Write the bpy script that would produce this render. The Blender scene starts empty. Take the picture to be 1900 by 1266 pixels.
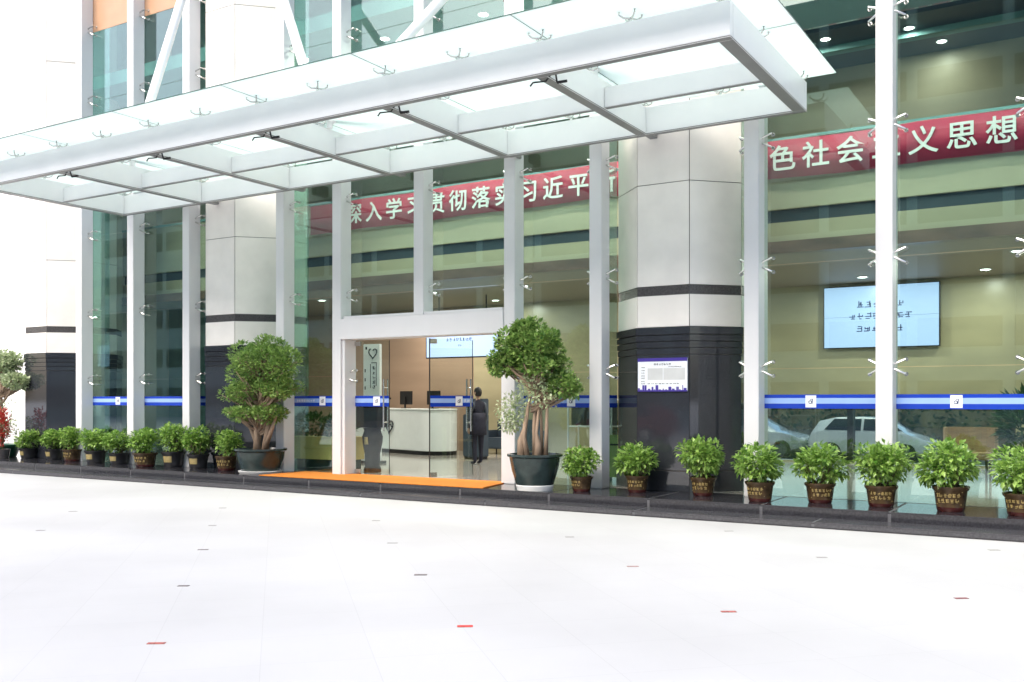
import bpy, bmesh, math, random
from mathutils import Vector, Matrix
R = math.radians
scene = bpy.context.scene
COL = scene.collection

# ------------------------------------------------------------------ camera, sky, sun, exposure
cam_d = bpy.data.cameras.new('camera'); cam = bpy.data.objects.new('camera', cam_d); COL.objects.link(cam)
cam.location = (0, 0, 1.6); cam.rotation_euler = (R(90), 0, R(31.3))
cam_d.sensor_width = 36; cam_d.lens = 33.97; cam_d.shift_y = 0.0574
cam_d.clip_start = 0.05; cam_d.clip_end = 2000
scene.camera = cam
SUN_EL, SUN_AZ = R(46), R(193)          # azimuth measured clockwise from +Y
w = bpy.data.worlds.new('World'); scene.world = w; w.use_nodes = True
nt = w.node_tree; bg = nt.nodes['Background']
sky = nt.nodes.new('ShaderNodeTexSky'); sky.sky_type = 'NISHITA'; sky.sun_disc = False
sky.sun_elevation = SUN_EL; sky.sun_rotation = SUN_AZ; sky.air_density = 1.0; sky.dust_density = 4.0; sky.ozone_density = 1.0
nt.links.new(sky.outputs[0], bg.inputs[0]); bg.inputs[1].default_value = 0.15
sd = bpy.data.lights.new('sun', 'SUN'); so = bpy.data.objects.new('sun', sd); COL.objects.link(so)
sd.energy = 0.7; sd.angle = R(40); sd.color = (1, .98, .95)
v = Vector((math.sin(SUN_AZ)*math.cos(SUN_EL), math.cos(SUN_AZ)*math.cos(SUN_EL), math.sin(SUN_EL)))
so.rotation_euler = v.to_track_quat('Z', 'Y').to_euler(); so.location = v*60
scene.view_settings.view_transform = 'Standard'; scene.view_settings.look = 'None'
scene.view_settings.exposure = 1.38; scene.view_settings.gamma = 1
scene.cycles.max_bounces = 12; scene.cycles.transparent_max_bounces = 24
scene.cycles.diffuse_bounces = 4; scene.cycles.glossy_bounces = 4; scene.cycles.sample_clamp_indirect = 6
scene.cycles.use_denoising = True

# ------------------------------------------------------------------ materials
def newmat(name):
    m = bpy.data.materials.new(name); m.use_nodes = True
    return m, m.node_tree.nodes, m.node_tree.links, m.node_tree.nodes['Principled BSDF']
def mat(name, c, rough=.5, metal=0, var=.06, scale=6, bump=0, bscale=40, spec=.5, coat=0, stretch=(1,1,1)):
    m, N, L, P = newmat(name)
    P.inputs['Roughness'].default_value = rough; P.inputs['Metallic'].default_value = metal
    P.inputs['Specular IOR Level'].default_value = spec; P.inputs['Coat Weight'].default_value = coat
    tc = N.new('ShaderNodeTexCoord'); mp = N.new('ShaderNodeMapping'); mp.inputs['Scale'].default_value = stretch
    L.new(tc.outputs['Object'], mp.inputs[0])
    nz = N.new('ShaderNodeTexNoise'); nz.inputs['Scale'].default_value = scale; nz.inputs['Detail'].default_value = 6
    L.new(mp.outputs[0], nz.inputs['Vector'])
    cr = N.new('ShaderNodeValToRGB')
    cr.color_ramp.elements[0].position = .3; cr.color_ramp.elements[1].position = .7
    cr.color_ramp.elements[0].color = tuple(x*(1-var) for x in c)+(1,)
    cr.color_ramp.elements[1].color = tuple(min(1, x*(1+var)) for x in c)+(1,)
    L.new(nz.outputs[0], cr.inputs[0]); L.new(cr.outputs[0], P.inputs['Base Color'])
    if bump:
        n2 = N.new('ShaderNodeTexNoise'); n2.inputs['Scale'].default_value = bscale; n2.inputs['Detail'].default_value = 8
        L.new(mp.outputs[0], n2.inputs['Vector'])
        b = N.new('ShaderNodeBump'); b.inputs['Strength'].default_value = bump; b.inputs['Distance'].default_value = .02
        L.new(n2.outputs[0], b.inputs['Height']); L.new(b.outputs[0], P.inputs['Normal'])
    return m
def glassmat(name, tint, rough=.0, boost=1.0):
    m, N, L, P = newmat(name); N.remove(P)
    out = [n for n in N if n.type == 'OUTPUT_MATERIAL'][0]
    tr = N.new('ShaderNodeBsdfTransparent'); tr.inputs[0].default_value = tint+(1,)
    gl = N.new('ShaderNodeBsdfGlossy'); gl.inputs['Roughness'].default_value = rough
    gl.inputs['Color'].default_value = (.88, .98, .95, 1)
    fr = N.new('ShaderNodeFresnel'); ge = N.new('ShaderNodeNewGeometry')
    mx = N.new('ShaderNodeMix'); mx.data_type = 'FLOAT'
    mx.inputs[2].default_value = 1.52; mx.inputs[3].default_value = 1/1.52
    L.new(ge.outputs['Backfacing'], mx.inputs[0]); L.new(mx.outputs[0], fr.inputs['IOR'])
    bo = N.new('ShaderNodeMath'); bo.operation = 'MULTIPLY'; bo.use_clamp = True; bo.inputs[1].default_value = boost; L.new(fr.outputs[0], bo.inputs[0])
    sh = N.new('ShaderNodeMixShader'); L.new(bo.outputs[0], sh.inputs[0]); L.new(tr.outputs[0], sh.inputs[1]); L.new(gl.outputs[0], sh.inputs[2])
    L.new(sh.outputs[0], out.inputs[0])
    return m
def emis(name, c, s):
    m, N, L, P = newmat(name)
    P.inputs['Base Color'].default_value = tuple(x*.3 for x in c)+(1,)
    P.inputs['Emission Color'].default_value = c+(1,); P.inputs['Emission Strength'].default_value = s
    P.inputs['Roughness'].default_value = .3
    return m

M = {}
M['cladding'] = mat('cream_stone_cladding', (.82,.785,.735), .35, var=.05, scale=2.5, bump=.02, bscale=90)
M['joint'] = mat('dark_joint', (.12,.11,.10), .8)
M['granite'] = mat('polished_black_granite', (.028,.031,.038), .05, var=.22, scale=110, spec=.9)
M['granite_band'] = mat('grey_granite_band', (.07,.065,.065), .25, var=.35, scale=50)
M['step_granite'] = mat('step_granite', (.030,.030,.035), .10, var=.4, scale=45, bump=.02, bscale=14)
M['lower_granite'] = mat('worn_lower_granite', (.060,.060,.066), .2, var=.3, scale=40)
M['step_joint'] = mat('pale_step_joint', (.09,.092,.10), .6)
M['alu'] = mat('light_grey_aluminium', (.66,.665,.67), .38, .0, var=.03, scale=1.5, stretch=(1,1,.1))
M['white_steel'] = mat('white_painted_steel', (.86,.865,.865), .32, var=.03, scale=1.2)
M['grey_and_shade_steel'] = mat('grey_steel_with_shade', (.21,.21,.205), .4, var=.06, scale=3)  # bracket grey; under the beams its colour carries the shadow line
M['chrome'] = mat('satin_stainless', (.62,.62,.60), .22, 1.0, var=.05, scale=8)
M['dark_metal'] = mat('dark_metal', (.03,.03,.032), .35, .6)
M['glass'] = glassmat('green_tinted_glass', (.80,.90,.87), boost=1.9)
M['door_glass'] = glassmat('clear_door_glass', (.93,.965,.95))
M['blue'] = mat('blue_film', (.008,.045,.42), .25, var=.05)
M['lightblue'] = mat('light_blue_film', (.30,.46,.82), .25, var=.03)
M['navy'] = mat('navy_ink', (.015,.03,.12), .4)
M['whitefilm'] = mat('white_film', (.8,.84,.88), .35, var=.02)
M['red'] = mat('red_banner_cloth', (.38,.007,.05), .6, var=.12, scale=1.4, bump=.05, bscale=12)
M['letter'] = mat('white_lettering', (.82,.82,.82), .5, var=.02)
M['orange'] = None
M['beige_wall'] = mat('beige_stone_wall', (.385,.345,.215), .3, var=.10, scale=.9, stretch=(1,1,3))
M['olive_wall'] = mat('olive_beige_wall', (.41,.375,.26), .4, var=.10, scale=.8, stretch=(.4,.4,3))
M['teal_wall'] = mat('grey_teal_wall', (.26,.37,.35), .3, var=.1, scale=.8)
M['brown_wall'] = mat('brown_beige_stone_wall', (.36,.255,.18), .35, var=.10, scale=.9, stretch=(.5,.5,3))
M['glass_edge'] = mat('green_glass_edge', (.06,.12,.10), .15)
M['brown'] = mat('brown_ledge_wood', (.15,.085,.06), .35, var=.35, scale=5, stretch=(.3,1,1))
M['soffit'] = mat('soffit_taupe', (.30,.24,.18), .5, var=.04)
M['ceil'] = mat('teal_grey_ceiling', (.16,.34,.34), .6, var=.05, scale=1)
M['ceil_dark'] = mat('dark_blue_ceiling', (.04,.06,.085), .5, var=.1, scale=1)
M['lobby_floor'] = mat('polished_lobby_stone', (.40,.38,.34), .10, var=.06, scale=2)
M['counter'] = mat('white_counter', (.74,.77,.76), .3, var=.02)
M['ink'] = mat('black_ink', (.015,.018,.03), .5)
M['wood'] = mat('tan_wood', (.34,.21,.11), .4, var=.2, scale=4, stretch=(1,1,6))
M['darkwood'] = mat('dark_carved_wood', (.016,.010,.008), .6, var=.4, spec=.2, scale=8)
M['box_olive'] = mat('olive_timber_box', (.55,.45,.17), .5, var=.1, scale=3)
M['peach'] = mat('peach_blind', (.50,.30,.18), .3, var=.06, scale=3)
M['pot_brown'] = mat('brown_glazed_pot', (.060,.038,.018), .22, var=.4, scale=14)
M['pot_base'] = mat('dark_red_pot_base', (.045,.010,.009), .25, var=.3, scale=10)
M['pot_black'] = mat('black_plastic_pot', (.022,.022,.024), .3, var=.2)
M['gold'] = mat('dull_gold', (.50,.38,.14), .38, .5, var=.3, scale=25)
M['gold_label'] = mat('gold_label', (.30,.24,.10), .5, var=.25, scale=18)
M['pot_green'] = mat('dark_green_glazed_pot', (.022,.036,.034), .16, var=.3, scale=6)
M['pot_bright_green'] = mat('green_plastic_pot', (.02,.13,.075), .35, var=.1)
M['saucer'] = mat('white_saucer', (.72,.72,.70), .35, var=.04)
M['soil'] = mat('soil', (.05,.035,.022), .9, var=.4, scale=30, bump=.5, bscale=60)
M['bark'] = mat('pale_bonsai_bark', (.27,.195,.135), .8, var=.35, scale=9, bump=.5, bscale=30, stretch=(1,1,.25))
M['stem'] = mat('green_brown_stem', (.10,.085,.035), .7, var=.3, scale=20)
M['skin'] = mat('skin', (.42,.25,.18), .5, var=.04)
M['dark_cloth'] = mat('dark_navy_cloth', (.014,.015,.03), .85, var=.2, scale=20)
M['grey_cloth'] = mat('grey_blue_cloth', (.075,.09,.115), .85, var=.12, scale=20)
M['hair'] = mat('black_hair', (.01,.009,.009), .5, var=.2, scale=40)
M['screen'] = emis('lit_screen', (.50,.66,.98), .46)
M['lamp'] = emis('downlight_lens', (1,.97,.9), 9)
M['rubber'] = mat('black_rubber', (.02,.02,.02), .8)
M['car_glass'] = mat('dark_car_glass', (.02,.03,.03), .05)
M['car_white'] = mat('white_car_paint', (.78,.79,.78), .2, var=.01, coat=.6)
M['car_silver'] = mat('silver_car_paint', (.50,.52,.52), .25, .3, var=.01, coat=.6)
M['car_red'] = mat('dark_red_car_paint', (.28,.02,.03), .2, var=.02, coat=.6)
M['lens'] = mat('lamp_lens', (.7,.7,.7), .1)
M['far_white'] = mat('white_tiled_wall', (.84,.84,.83), .6, var=.02, scale=1)
M['far_veil_teal'] = mat('teal_veil_render', (.29,.37,.35), .7, var=.08, scale=.5)  # teal put into the unseen block's colour for a milky mirrored veil
M['far_window'] = mat('dark_ribbon_window', (.03,.045,.05), .1, var=.3, scale=.6)
M['inlay_red'] = mat('worn_red_inlay', (.55,.05,.04), .6, var=.35, scale=60)
M['inlay_grey'] = mat('grey_inlay', (.16,.13,.13), .6, var=.35, scale=60)
M['inlay_worn'] = mat('speckled_red_inlay', (.36,.10,.08), .7, var=.7, scale=90)
M['inlay_dark'] = mat('dark_red_inlay', (.22,.06,.06), .7, var=.5, scale=70)
M['inlay_faint'] = mat('faded_red_inlay', (.36,.22,.20), .7, var=.3, scale=70)
M['inlay_pale'] = mat('pale_grey_inlay', (.30,.29,.28), .7, var=.25, scale=70)
M['lime'] = mat('lime_board', (.34,.46,.16), .5, var=.05)

def canopy_glass():
    m, N, L, P = newmat('milky_canopy_glass'); N.remove(P)
    out = [n for n in N if n.type == 'OUTPUT_MATERIAL'][0]
    tl = N.new('ShaderNodeBsdfTranslucent'); tl.inputs[0].default_value = (.79,.865,.845,1)
    df = N.new('ShaderNodeBsdfDiffuse'); df.inputs[0].default_value = (.80,.88,.86,1)
    tr = N.new('ShaderNodeBsdfTransparent'); tr.inputs[0].default_value = (.85,.95,.92,1)
    gl = N.new('ShaderNodeBsdfGlossy'); gl.inputs['Roughness'].default_value = .04
    a = N.new('ShaderNodeMixShader'); a.inputs[0].default_value = .25
    L.new(tl.outputs[0], a.inputs[1]); L.new(df.outputs[0], a.inputs[2])
    b = N.new('ShaderNodeMixShader'); b.inputs[0].default_value = .06
    L.new(a.outputs[0], b.inputs[1]); L.new(tr.outputs[0], b.inputs[2])
    c = N.new('ShaderNodeMixShader'); c.inputs[0].default_value = .04
    L.new(b.outputs[0], c.inputs[1]); L.new(gl.outputs[0], c.inputs[2]); L.new(c.outputs[0], out.inputs[0])
    return m
M['canopy_glass'] = canopy_glass()

def leafmat(name, dark, light, tl=.35):
    m, N, L, P = newmat(name)
    out = [n for n in N if n.type == 'OUTPUT_MATERIAL'][0]
    at = N.new('ShaderNodeAttribute'); at.attribute_name = 'leaf_tone'
    cr = N.new('ShaderNodeValToRGB'); cr.color_ramp.elements[0].color = dark+(1,); cr.color_ramp.elements[1].color = light+(1,)
    L.new(at.outputs['Fac'], cr.inputs[0]); L.new(cr.outputs[0], P.inputs['Base Color'])
    P.inputs['Roughness'].default_value = .30
    t = N.new('ShaderNodeBsdfTranslucent'); L.new(cr.outputs[0], t.inputs[0])
    mx = N.new('ShaderNodeMixShader'); mx.inputs[0].default_value = tl
    L.new(P.outputs[0], mx.inputs[1]); L.new(t.outputs[0], mx.inputs[2]); L.new(mx.outputs[0], out.inputs[0])
    return m
M['leaf_shrub'] = leafmat('fresh_green_leaves', (.06,.18,.018), (.43,.63,.15))
M['leaf_topiary'] = leafmat('topiary_leaves', (.055,.16,.03), (.42,.58,.17))
M['leaf_pale_glare'] = leafmat('pale_glare_leaves', (.30,.40,.19), (.60,.66,.44))  # overexposed glare on the end topiary is lightened into this colour
M['leaf_dark'] = leafmat('dark_indoor_leaves', (.02,.05,.015), (.06,.12,.04))
M['flower_red'] = leafmat('red_flowers', (.30,.02,.02), (.6,.08,.05))

def paving():
    m, N, L, P = newmat('pale_stone_paving')
    tc = N.new('ShaderNodeTexCoord')
    mp = N.new('ShaderNodeMapping'); mp.inputs['Rotation'].default_value = (0,0,R(45))
    L.new(tc.outputs['Object'], mp.inputs[0])
    br = N.new('ShaderNodeTexBrick'); br.offset = 0; br.inputs['Scale'].default_value = 1
    br.inputs['Brick Width'].default_value = .6837; br.inputs['Row Height'].default_value = .6837
    br.inputs['Mortar Size'].default_value = .003; br.inputs['Mortar Smooth'].default_value = .3
    br.inputs['Color1'].default_value = (.51,.51,.506,1); br.inputs['Color2'].default_value = (.50,.50,.496,1); br.inputs['Mortar'].default_value = (.455,.455,.45,1)
    L.new(mp.outputs[0], br.inputs['Vector'])
    nz = N.new('ShaderNodeTexNoise'); nz.inputs['Scale'].default_value = .35; nz.inputs['Detail'].default_value = 8
    L.new(tc.outputs['Object'], nz.inputs['Vector'])
    cr = N.new('ShaderNodeValToRGB'); cr.color_ramp.elements[0].color = (.88,.88,.88,1); cr.color_ramp.elements[1].color = (1,1,1,1)
    cr.color_ramp.elements[0].position = .35; cr.color_ramp.elements[1].position = .6
    L.new(nz.outputs[0], cr.inputs[0])
    mx = N.new('ShaderNodeMix'); mx.data_type = 'RGBA'; mx.blend_type = 'MULTIPLY'; mx.inputs[0].default_value = 1
    L.new(br.outputs[0], mx.inputs[6]); L.new(cr.outputs[0], mx.inputs[7]); L.new(mx.outputs[2], P.inputs['Base Color'])
    P.inputs['Roughness'].default_value = .6
    return m
M['paving'] = paving()
def carpet():
    m, N, L, P = newmat('orange_carpet')
    tc = N.new('ShaderNodeTexCoord'); nz = N.new('ShaderNodeTexNoise'); nz.inputs['Scale'].default_value = 90
    L.new(tc.outputs['Object'], nz.inputs['Vector'])
    cr = N.new('ShaderNodeValToRGB'); cr.color_ramp.elements[0].color = (.50,.15,.012,1); cr.color_ramp.elements[1].color = (.72,.25,.025,1)
    L.new(nz.outputs[0], cr.inputs[0]); L.new(cr.outputs[0], P.inputs['Base Color']); P.inputs['Roughness'].default_value = .95
    b = N.new('ShaderNodeBump'); b.inputs['Strength'].default_value = .4; b.inputs['Distance'].default_value = .01
    L.new(nz.outputs[0], b.inputs['Height']); L.new(b.outputs[0], P.inputs['Normal'])
    return m
M['orange'] = carpet()

# ------------------------------------------------------------------ builders
class MB:
    def __init__(s): s.v = []; s.f = []; s.mi = []; s.attr = []
    def add(s, vs, fs, mi=0, tone=None):
        o = len(s.v); s.v += [tuple(p) for p in vs]
        for f in fs: s.f.append(tuple(i+o for i in f)); s.mi.append(mi); s.attr.append(tone if tone is not None else .5)
        return s
    def box(s, x0, x1, y0, y1, z0, z1, mi=0):
        vs = [(x,y,z) for z in (z0,z1) for y in (y0,y1) for x in (x0,x1)]
        return s.add(vs, [(0,2,3,1),(4,5,7,6),(0,1,5,4),(2,6,7,3),(0,4,6,2),(1,3,7,5)], mi)
    def prism(s, pts, z0, z1, mi=0):        # polygon (ccw) in XY extruded in Z
        n = len(pts); vs = [(x,y,z0) for x,y in pts]+[(x,y,z1) for x,y in pts]
        fs = [tuple(reversed(range(n))), tuple(range(n,2*n))]+[(i,(i+1)%n,n+(i+1)%n,n+i) for i in range(n)]
        return s.add(vs, fs, mi)
    def tube(s, pts, rads, n=10, mi=0, cap=True):
        pts = [Vector(p) for p in pts]
        if not hasattr(rads, '__len__'): rads = [rads]*len(pts)
        rings = []
        for i, p in enumerate(pts):
            d = (pts[min(i+1,len(pts)-1)]-pts[max(i-1,0)]).normalized()
            up = Vector((0,0,1)) if abs(d.z) < .95 else Vector((1,0,0))
            a = d.cross(up).normalized(); b = d.cross(a).normalized()
            rings.append([p+(a*math.cos(t)+b*math.sin(t))*rads[i] for t in [2*math.pi*k/n for k in range(n)]])
        vs = [q for r in rings for q in r]
        fs = [(i*n+k, i*n+(k+1)%n, (i+1)*n+(k+1)%n, (i+1)*n+k) for i in range(len(pts)-1) for k in range(n)]
        if cap: fs += [tuple(range(n)), tuple(range((len(pts)-1)*n, len(pts)*n))]
        return s.add(vs, fs, mi)
    def lathe(s, prof, c=(0,0,0), n=28, mi=0):  # prof: list (r,z)
        vs = [(c[0]+r*math.cos(2*math.pi*k/n), c[1]+r*math.sin(2*math.pi*k/n), c[2]+z) for r,z in prof for k in range(n)]
        fs = [(i*n+k, i*n+(k+1)%n, (i+1)*n+(k+1)%n, (i+1)*n+k) for i in range(len(prof)-1) for k in range(n)]
        return s.add(vs, fs, mi)
    def build(s, name, mats, parent=None, bevel=0, smooth=False, loc=(0,0,0), fixn=True, tone=False):
        me = bpy.data.meshes.new(name); me.from_pydata(s.v, [], s.f)
        for m in (mats if isinstance(mats, (list,tuple)) else [mats]): me.materials.append(M[m] if isinstance(m, str) else m)
        me.polygons.foreach_set('material_index', s.mi)
        if fixn:
            bm = bmesh.new(); bm.from_mesh(me)
            bmesh.ops.recalc_face_normals(bm, faces=bm.faces)
            if bevel:
                es = [e for e in bm.edges if len(e.link_faces) == 2 and e.calc_face_angle(0) > R(35)]
                bmesh.ops.bevel(bm, geom=es, offset=bevel, segments=2, affect='EDGES', clamp_overlap=True)
            bm.to_mesh(me); bm.free()
        if tone:
            a = me.attributes.new('leaf_tone', 'FLOAT', 'FACE'); a.data.foreach_set('value', s.attr)
        if smooth:
            for p in me.polygons: p.use_smooth = True
            if smooth == 'auto':
                me.set_sharp_from_angle(angle=R(40))
        o = bpy.data.objects.new(name, me); COL.objects.link(o)
        if parent: o.parent = parent
        o.location = loc
        return o
def tag(o, label=None, cat=None, group=None, kind=None):
    if label: o['label'] = label
    if cat: o['category'] = cat
    if group: o['group'] = group
    if kind: o['kind'] = kind
    return o
def thing(name, label, cat, loc=(0,0,0), rz=0, group=None):
    o = bpy.data.objects.new(name, None); COL.objects.link(o); o.location = loc; o.rotation_euler = (0,0,rz)
    o.empty_display_size = .2
    return tag(o, label, cat, group)
def copy_tree(o, parent=None):
    c = o.copy(); COL.objects.link(c)
    if parent: c.parent = parent
    for ch in [x for x in COL.objects if x.parent == o]: copy_tree(ch, c)
    return c
def text_mb(mb, txt, size, cx, y, zc, mi=0, th=.006, bold=.012, spacing=None):
    """real lettering as mesh in the XZ plane facing -Y, each character centred"""
    for i, ch in enumerate(txt):
        cu = bpy.data.curves.new('lettering', 'FONT'); cu.body = ch; cu.size = size; cu.extrude = th; cu.offset = bold*size
        cu.align_x = 'CENTER'; cu.resolution_u = 4
        ob = bpy.data.objects.new('lettering', cu); COL.objects.link(ob)
        dg = bpy.context.evaluated_depsgraph_get(); me = bpy.data.meshes.new_from_object(ob.evaluated_get(dg))
        vs = [q.co.copy() for q in me.vertices]
        if vs:
            zmid = .38*size
            x = cx[i] if hasattr(cx, '__len__') else cx+spacing*(i-(len(txt)-1)/2)
            mb.add([(x+p.x, y-p.z, zc+p.y-zmid) for p in vs], [tuple(p.vertices) for p in me.polygons], mi)
        bpy.data.objects.remove(ob); bpy.data.curves.remove(cu); bpy.data.meshes.remove(me)
def marks(mb, n, size, x0, y, zc, seed, mi=0, th=.003, pitch=1.08):
    """small blocky strokes for writing too small to read"""
    rnd = random.Random(seed)
    for i in range(n):
        bx = x0+i*size*pitch; t = size*.13; k = 0
        for j in range(rnd.choice((2,3,3))):
            z = zc-size/2+size*(.1+.8*j/2.5)+rnd.uniform(-.05,.05)*size
            a, b = sorted((rnd.uniform(0,.35), rnd.uniform(.65,1)))
            mb.box(bx+a*size, bx+b*size, y-th, y, z-t/2, z+t/2, mi)
        for j in range(rnd.choice((1,2,2,3))):
            x = bx+size*rnd.uniform(.08,.92)
            a, b = sorted((rnd.uniform(0,.4), rnd.uniform(.6,1)))
            mb.box(x-t/2, x+t/2, y-th*1.3, y-.0002, zc-size/2+a*size, zc-size/2+b*size, mi)
def leaves(mb, n, blobs, size, rnd, aspect=.5, shell=.55, droop=.15, up=.25, jitter=.55, tone_bias=0):
    """folded leaves spread through ellipsoid blobs [(centre, radii, weight)], pointing outwards"""
    tot = sum(b[2] for b in blobs)
    for i in range(n):
        q = rnd.uniform(0, tot)
        for b in blobs:
            q -= b[2]
            if q <= 0: break
        c, r = Vector(b[0]), b[1]
        d = Vector((rnd.gauss(0,1), rnd.gauss(0,1), rnd.gauss(0,1))).normalized()
        k = shell+(1-shell)*rnd.random()**.7
        p = c+Vector((d.x*r[0]*k, d.y*r[1]*k, d.z*r[2]*k))
        ax = (d+Vector((rnd.uniform(-1,1), rnd.uniform(-1,1), rnd.uniform(-1,1)))*jitter+Vector((0,0,up))).normalized()
        s = size*rnd.uniform(.7,1.25)
        side = ax.cross(Vector((rnd.uniform(-.5,.5), rnd.uniform(-.5,.5), 1))).normalized()
        nrm = side.cross(ax).normalized()
        wv = side*(s*aspect*.5)
        tip = p+ax*s-nrm*(s*droop)
        mid = p+ax*(s*.55)-nrm*(s*.06)
        l = p+ax*(s*.5)+wv+nrm*(s*.05); rr = p+ax*(s*.5)-wv+nrm*(s*.05)
        t = min(1, max(0, rnd.gauss(.5,.22)+tone_bias))
        mb.add([p, rr, tip, mid, l], [(0,1,2,3),(0,3,2,4)], 0, t)

# ------------------------------------------------------------------ setting
PZ = .20
hx0, hx1, hy0, hy1 = -18+3.84, 6+3.84, 23.2-5.64, 46-5.64        # opening for the made-up lower street that holds the stand-in cars
g = MB(); g.add([(-600,-600,0),(600,-600,0),(600,600,0),(-600,600,0),(hx0,hy0,0),(hx1,hy0,0),(hx1,hy1,0),(hx0,hy1,0)], [(0,1,5,4),(1,2,6,5),(2,3,7,6),(3,0,4,7)])
o = g.build('forecourt_ground', 'paving', fixn=False); o.location = (-3.84, 5.64, 0); tag(o, kind='structure')
g = MB(); a = (-18,6,23.2,46)
g.add([(a[0],a[2],-.34),(a[1],a[2],-.34),(a[1],a[3],-.34),(a[0],a[3],-.34),(a[0],a[2],0),(a[1],a[2],0),(a[1],a[3],0),(a[0],a[3],0)], [(0,1,2,3),(0,4,5,1),(1,5,6,2),(2,6,7,3),(3,7,4,0)])
o = g.build('added_back_street', mat('grey_asphalt', (.07,.07,.07), .85, var=.25, scale=4), fixn=False); tag(o, kind='structure')  # made-up street behind the lobby, added for the stand-in cars
st = thing('entrance_steps', 'low polished black granite double step running along the facade', 'steps', (-8,13,0))
def stepbox(name, y0, y1, z0, z1, jx, gm='step_granite'):
    m = MB(); e = [-27]+sorted(jx)+[12]
    for a, b in zip(e[:-1], e[1:]): m.box(a+.002, b-.002, y0, y1, z0, z1)
    m.box(-26.99, 11.99, y0+.006, y1-.01, z0+.001, z1-.006, 1)
    o = m.build(name, [gm,'step_joint'], st, bevel=.018, smooth='auto', loc=(8,-13,0))
    return o
stepbox('upper_step', 12.74, 14.2, 0.002, PZ, [-.62+1.62*-k for k in range(-6, 16)])
stepbox('lower_step', 12.22, 12.737, 0.001, .078, [-.62+2.43*-k for k in range(-4, 11)], 'lower_granite')

rnd = random.Random(5)
INLAYS = [(0,0,'v','bright red inlay flush in the paving, below the doors'),(-1,-1,'r','speckled red inlay in the paving, nearest the camera'),(1,1,'r','speckled red inlay in the paving before the right hand panes'),(2,2,'d','dark red inlay in the paving near the picture edge'),
 (0,2,'f','faint reddish inlay in the paving before the dark column base'),(-2,0,'k','dark inlay between the speckled red one and the far steps'),(-1,1,'k','darkest thin inlay, straight up from the bright red one'),(-3,1,'k','dark inlay two slabs beyond the nearest dark one'),
 (-2,2,'g','grey inlay in line with the orange mat end'),(-4,2,'g','pale grey inlay before the cloud topiary, the nearer of two'),(-3,3,'g','grey inlay in the paving before the glass doors, close to the step'),(1,3,'g','grey inlay before the first right hand pane, away from the step'),
 (2,4,'g','pale grey inlay by the step at the picture edge'),(0,4,'g','pale grey inlay by the step below the brown pots'),(-5,1,'g','pale grey inlay far off near the left edge of the picture'),(-1,3,'g','faint grey inlay before the round headed topiary'),(-6,2,'g','faintest grey inlay toward the green tub'),(-5,3,'g','faint grey inlay close to the step by the cloud topiary')]
KC = {'v':'inlay_red','r':'inlay_worn','d':'inlay_dark','f':'inlay_faint','k':'inlay_grey','g':'inlay_pale'}
for i, j, k, lb in INLAYS:
    x, y = -3.84+1.45*i, 5.64+1.45*j
    a = rnd.uniform(.048,.06); b = rnd.uniform(.022,.030)
    m = MB(); m.box(-a, a, -b, b, 0, .003)
    o = m.build('paving_inlay', KC[k], bevel=.0012, loc=(x+rnd.uniform(-.02,.02), y+rnd.uniform(-.02,.02), .0005))
    o.rotation_euler = (0,0,R(33+rnd.uniform(-4,4))); tag(o, lb, 'paving inlay', 'small inlays at the paving corners')

# ------------------------------------------------------------------ office building
B = thing('office_building', 'cream stone and glass office building with tall fins and octagonal columns', 'building', (-10.6,14,0))
def inB(mb, name, mats, parent=None, **k):      # geometry given in world numbers; children of B get the offset removed
    if parent is None: return mb.build(name, mats, B, loc=(10.6,-14,0), **k)
    return mb.build(name, mats, parent, **k)
TOP = 13.2
def octa(cx, cy, ap):
    h = ap*math.tan(R(22.5))
    return [(cx-h,cy-ap),(cx+h,cy-ap),(cx+ap,cy-h),(cx+ap,cy+h),(cx+h,cy+ap),(cx-h,cy+ap),(cx-ap,cy+h),(cx-ap,cy-h)]
def panels(mb, cx, cy, ap, z0, z1, gap=.006, th=.03):
    P_ = octa(cx,cy,ap); Q_ = octa(cx,cy,ap-th)
    for i in range(8):
        a, b = Vector(P_[i]), Vector(P_[(i+1)%8]); d = (b-a).normalized()
        c, e = Vector(Q_[i]), Vector(Q_[(i+1)%8])
        mb.prism([tuple(a+d*gap), tuple(b-d*gap), tuple(e-d*gap), tuple(c+d*gap)], z0+gap, z1-gap)
COLX = (-5.736, -15.5, -21.85)
AP = 1.038; CY = 13.9+AP
for cx in COLX:
    c = MB(); c.prism(octa(cx,CY,AP-.012), PZ, TOP); core = inB(c, 'column', 'joint')
    c = MB()
    zs = [2.71, 3.21]; panels(c, cx, CY, AP, 2.715, 3.21)
    zz = 3.35
    for z1 in (4.93, 6.51, 8.09, 9.67, 11.25, TOP): panels(c, cx, CY, AP, zz, z1); zz = z1
    inB(c, 'stone_cladding', 'cladding', core, bevel=.002)
    c = MB(); panels(c, cx, CY, AP-.008, 3.212, 3.348, .001); inB(c, 'granite_band', 'granite_band', core)
    c = MB()
    panels(c, cx, CY, AP+.03, 2.60, 2.71, .001, .05)
    for q, (za, zb, e) in enumerate(((2.50,2.59,.022),(2.40,2.49,.016),(2.30,2.39,.010))): panels(c, cx, CY, AP+e, za, zb, .001, .05)  # stepped courses put the bands reflected in the granite into the shape
    panels(c, cx, CY, AP+.002, .52, 2.29, .0015); panels(c, cx, CY, AP+.03, PZ, .51, .0015, .06)
    inB(c, 'granite_base', 'granite', core, bevel=.003)
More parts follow.
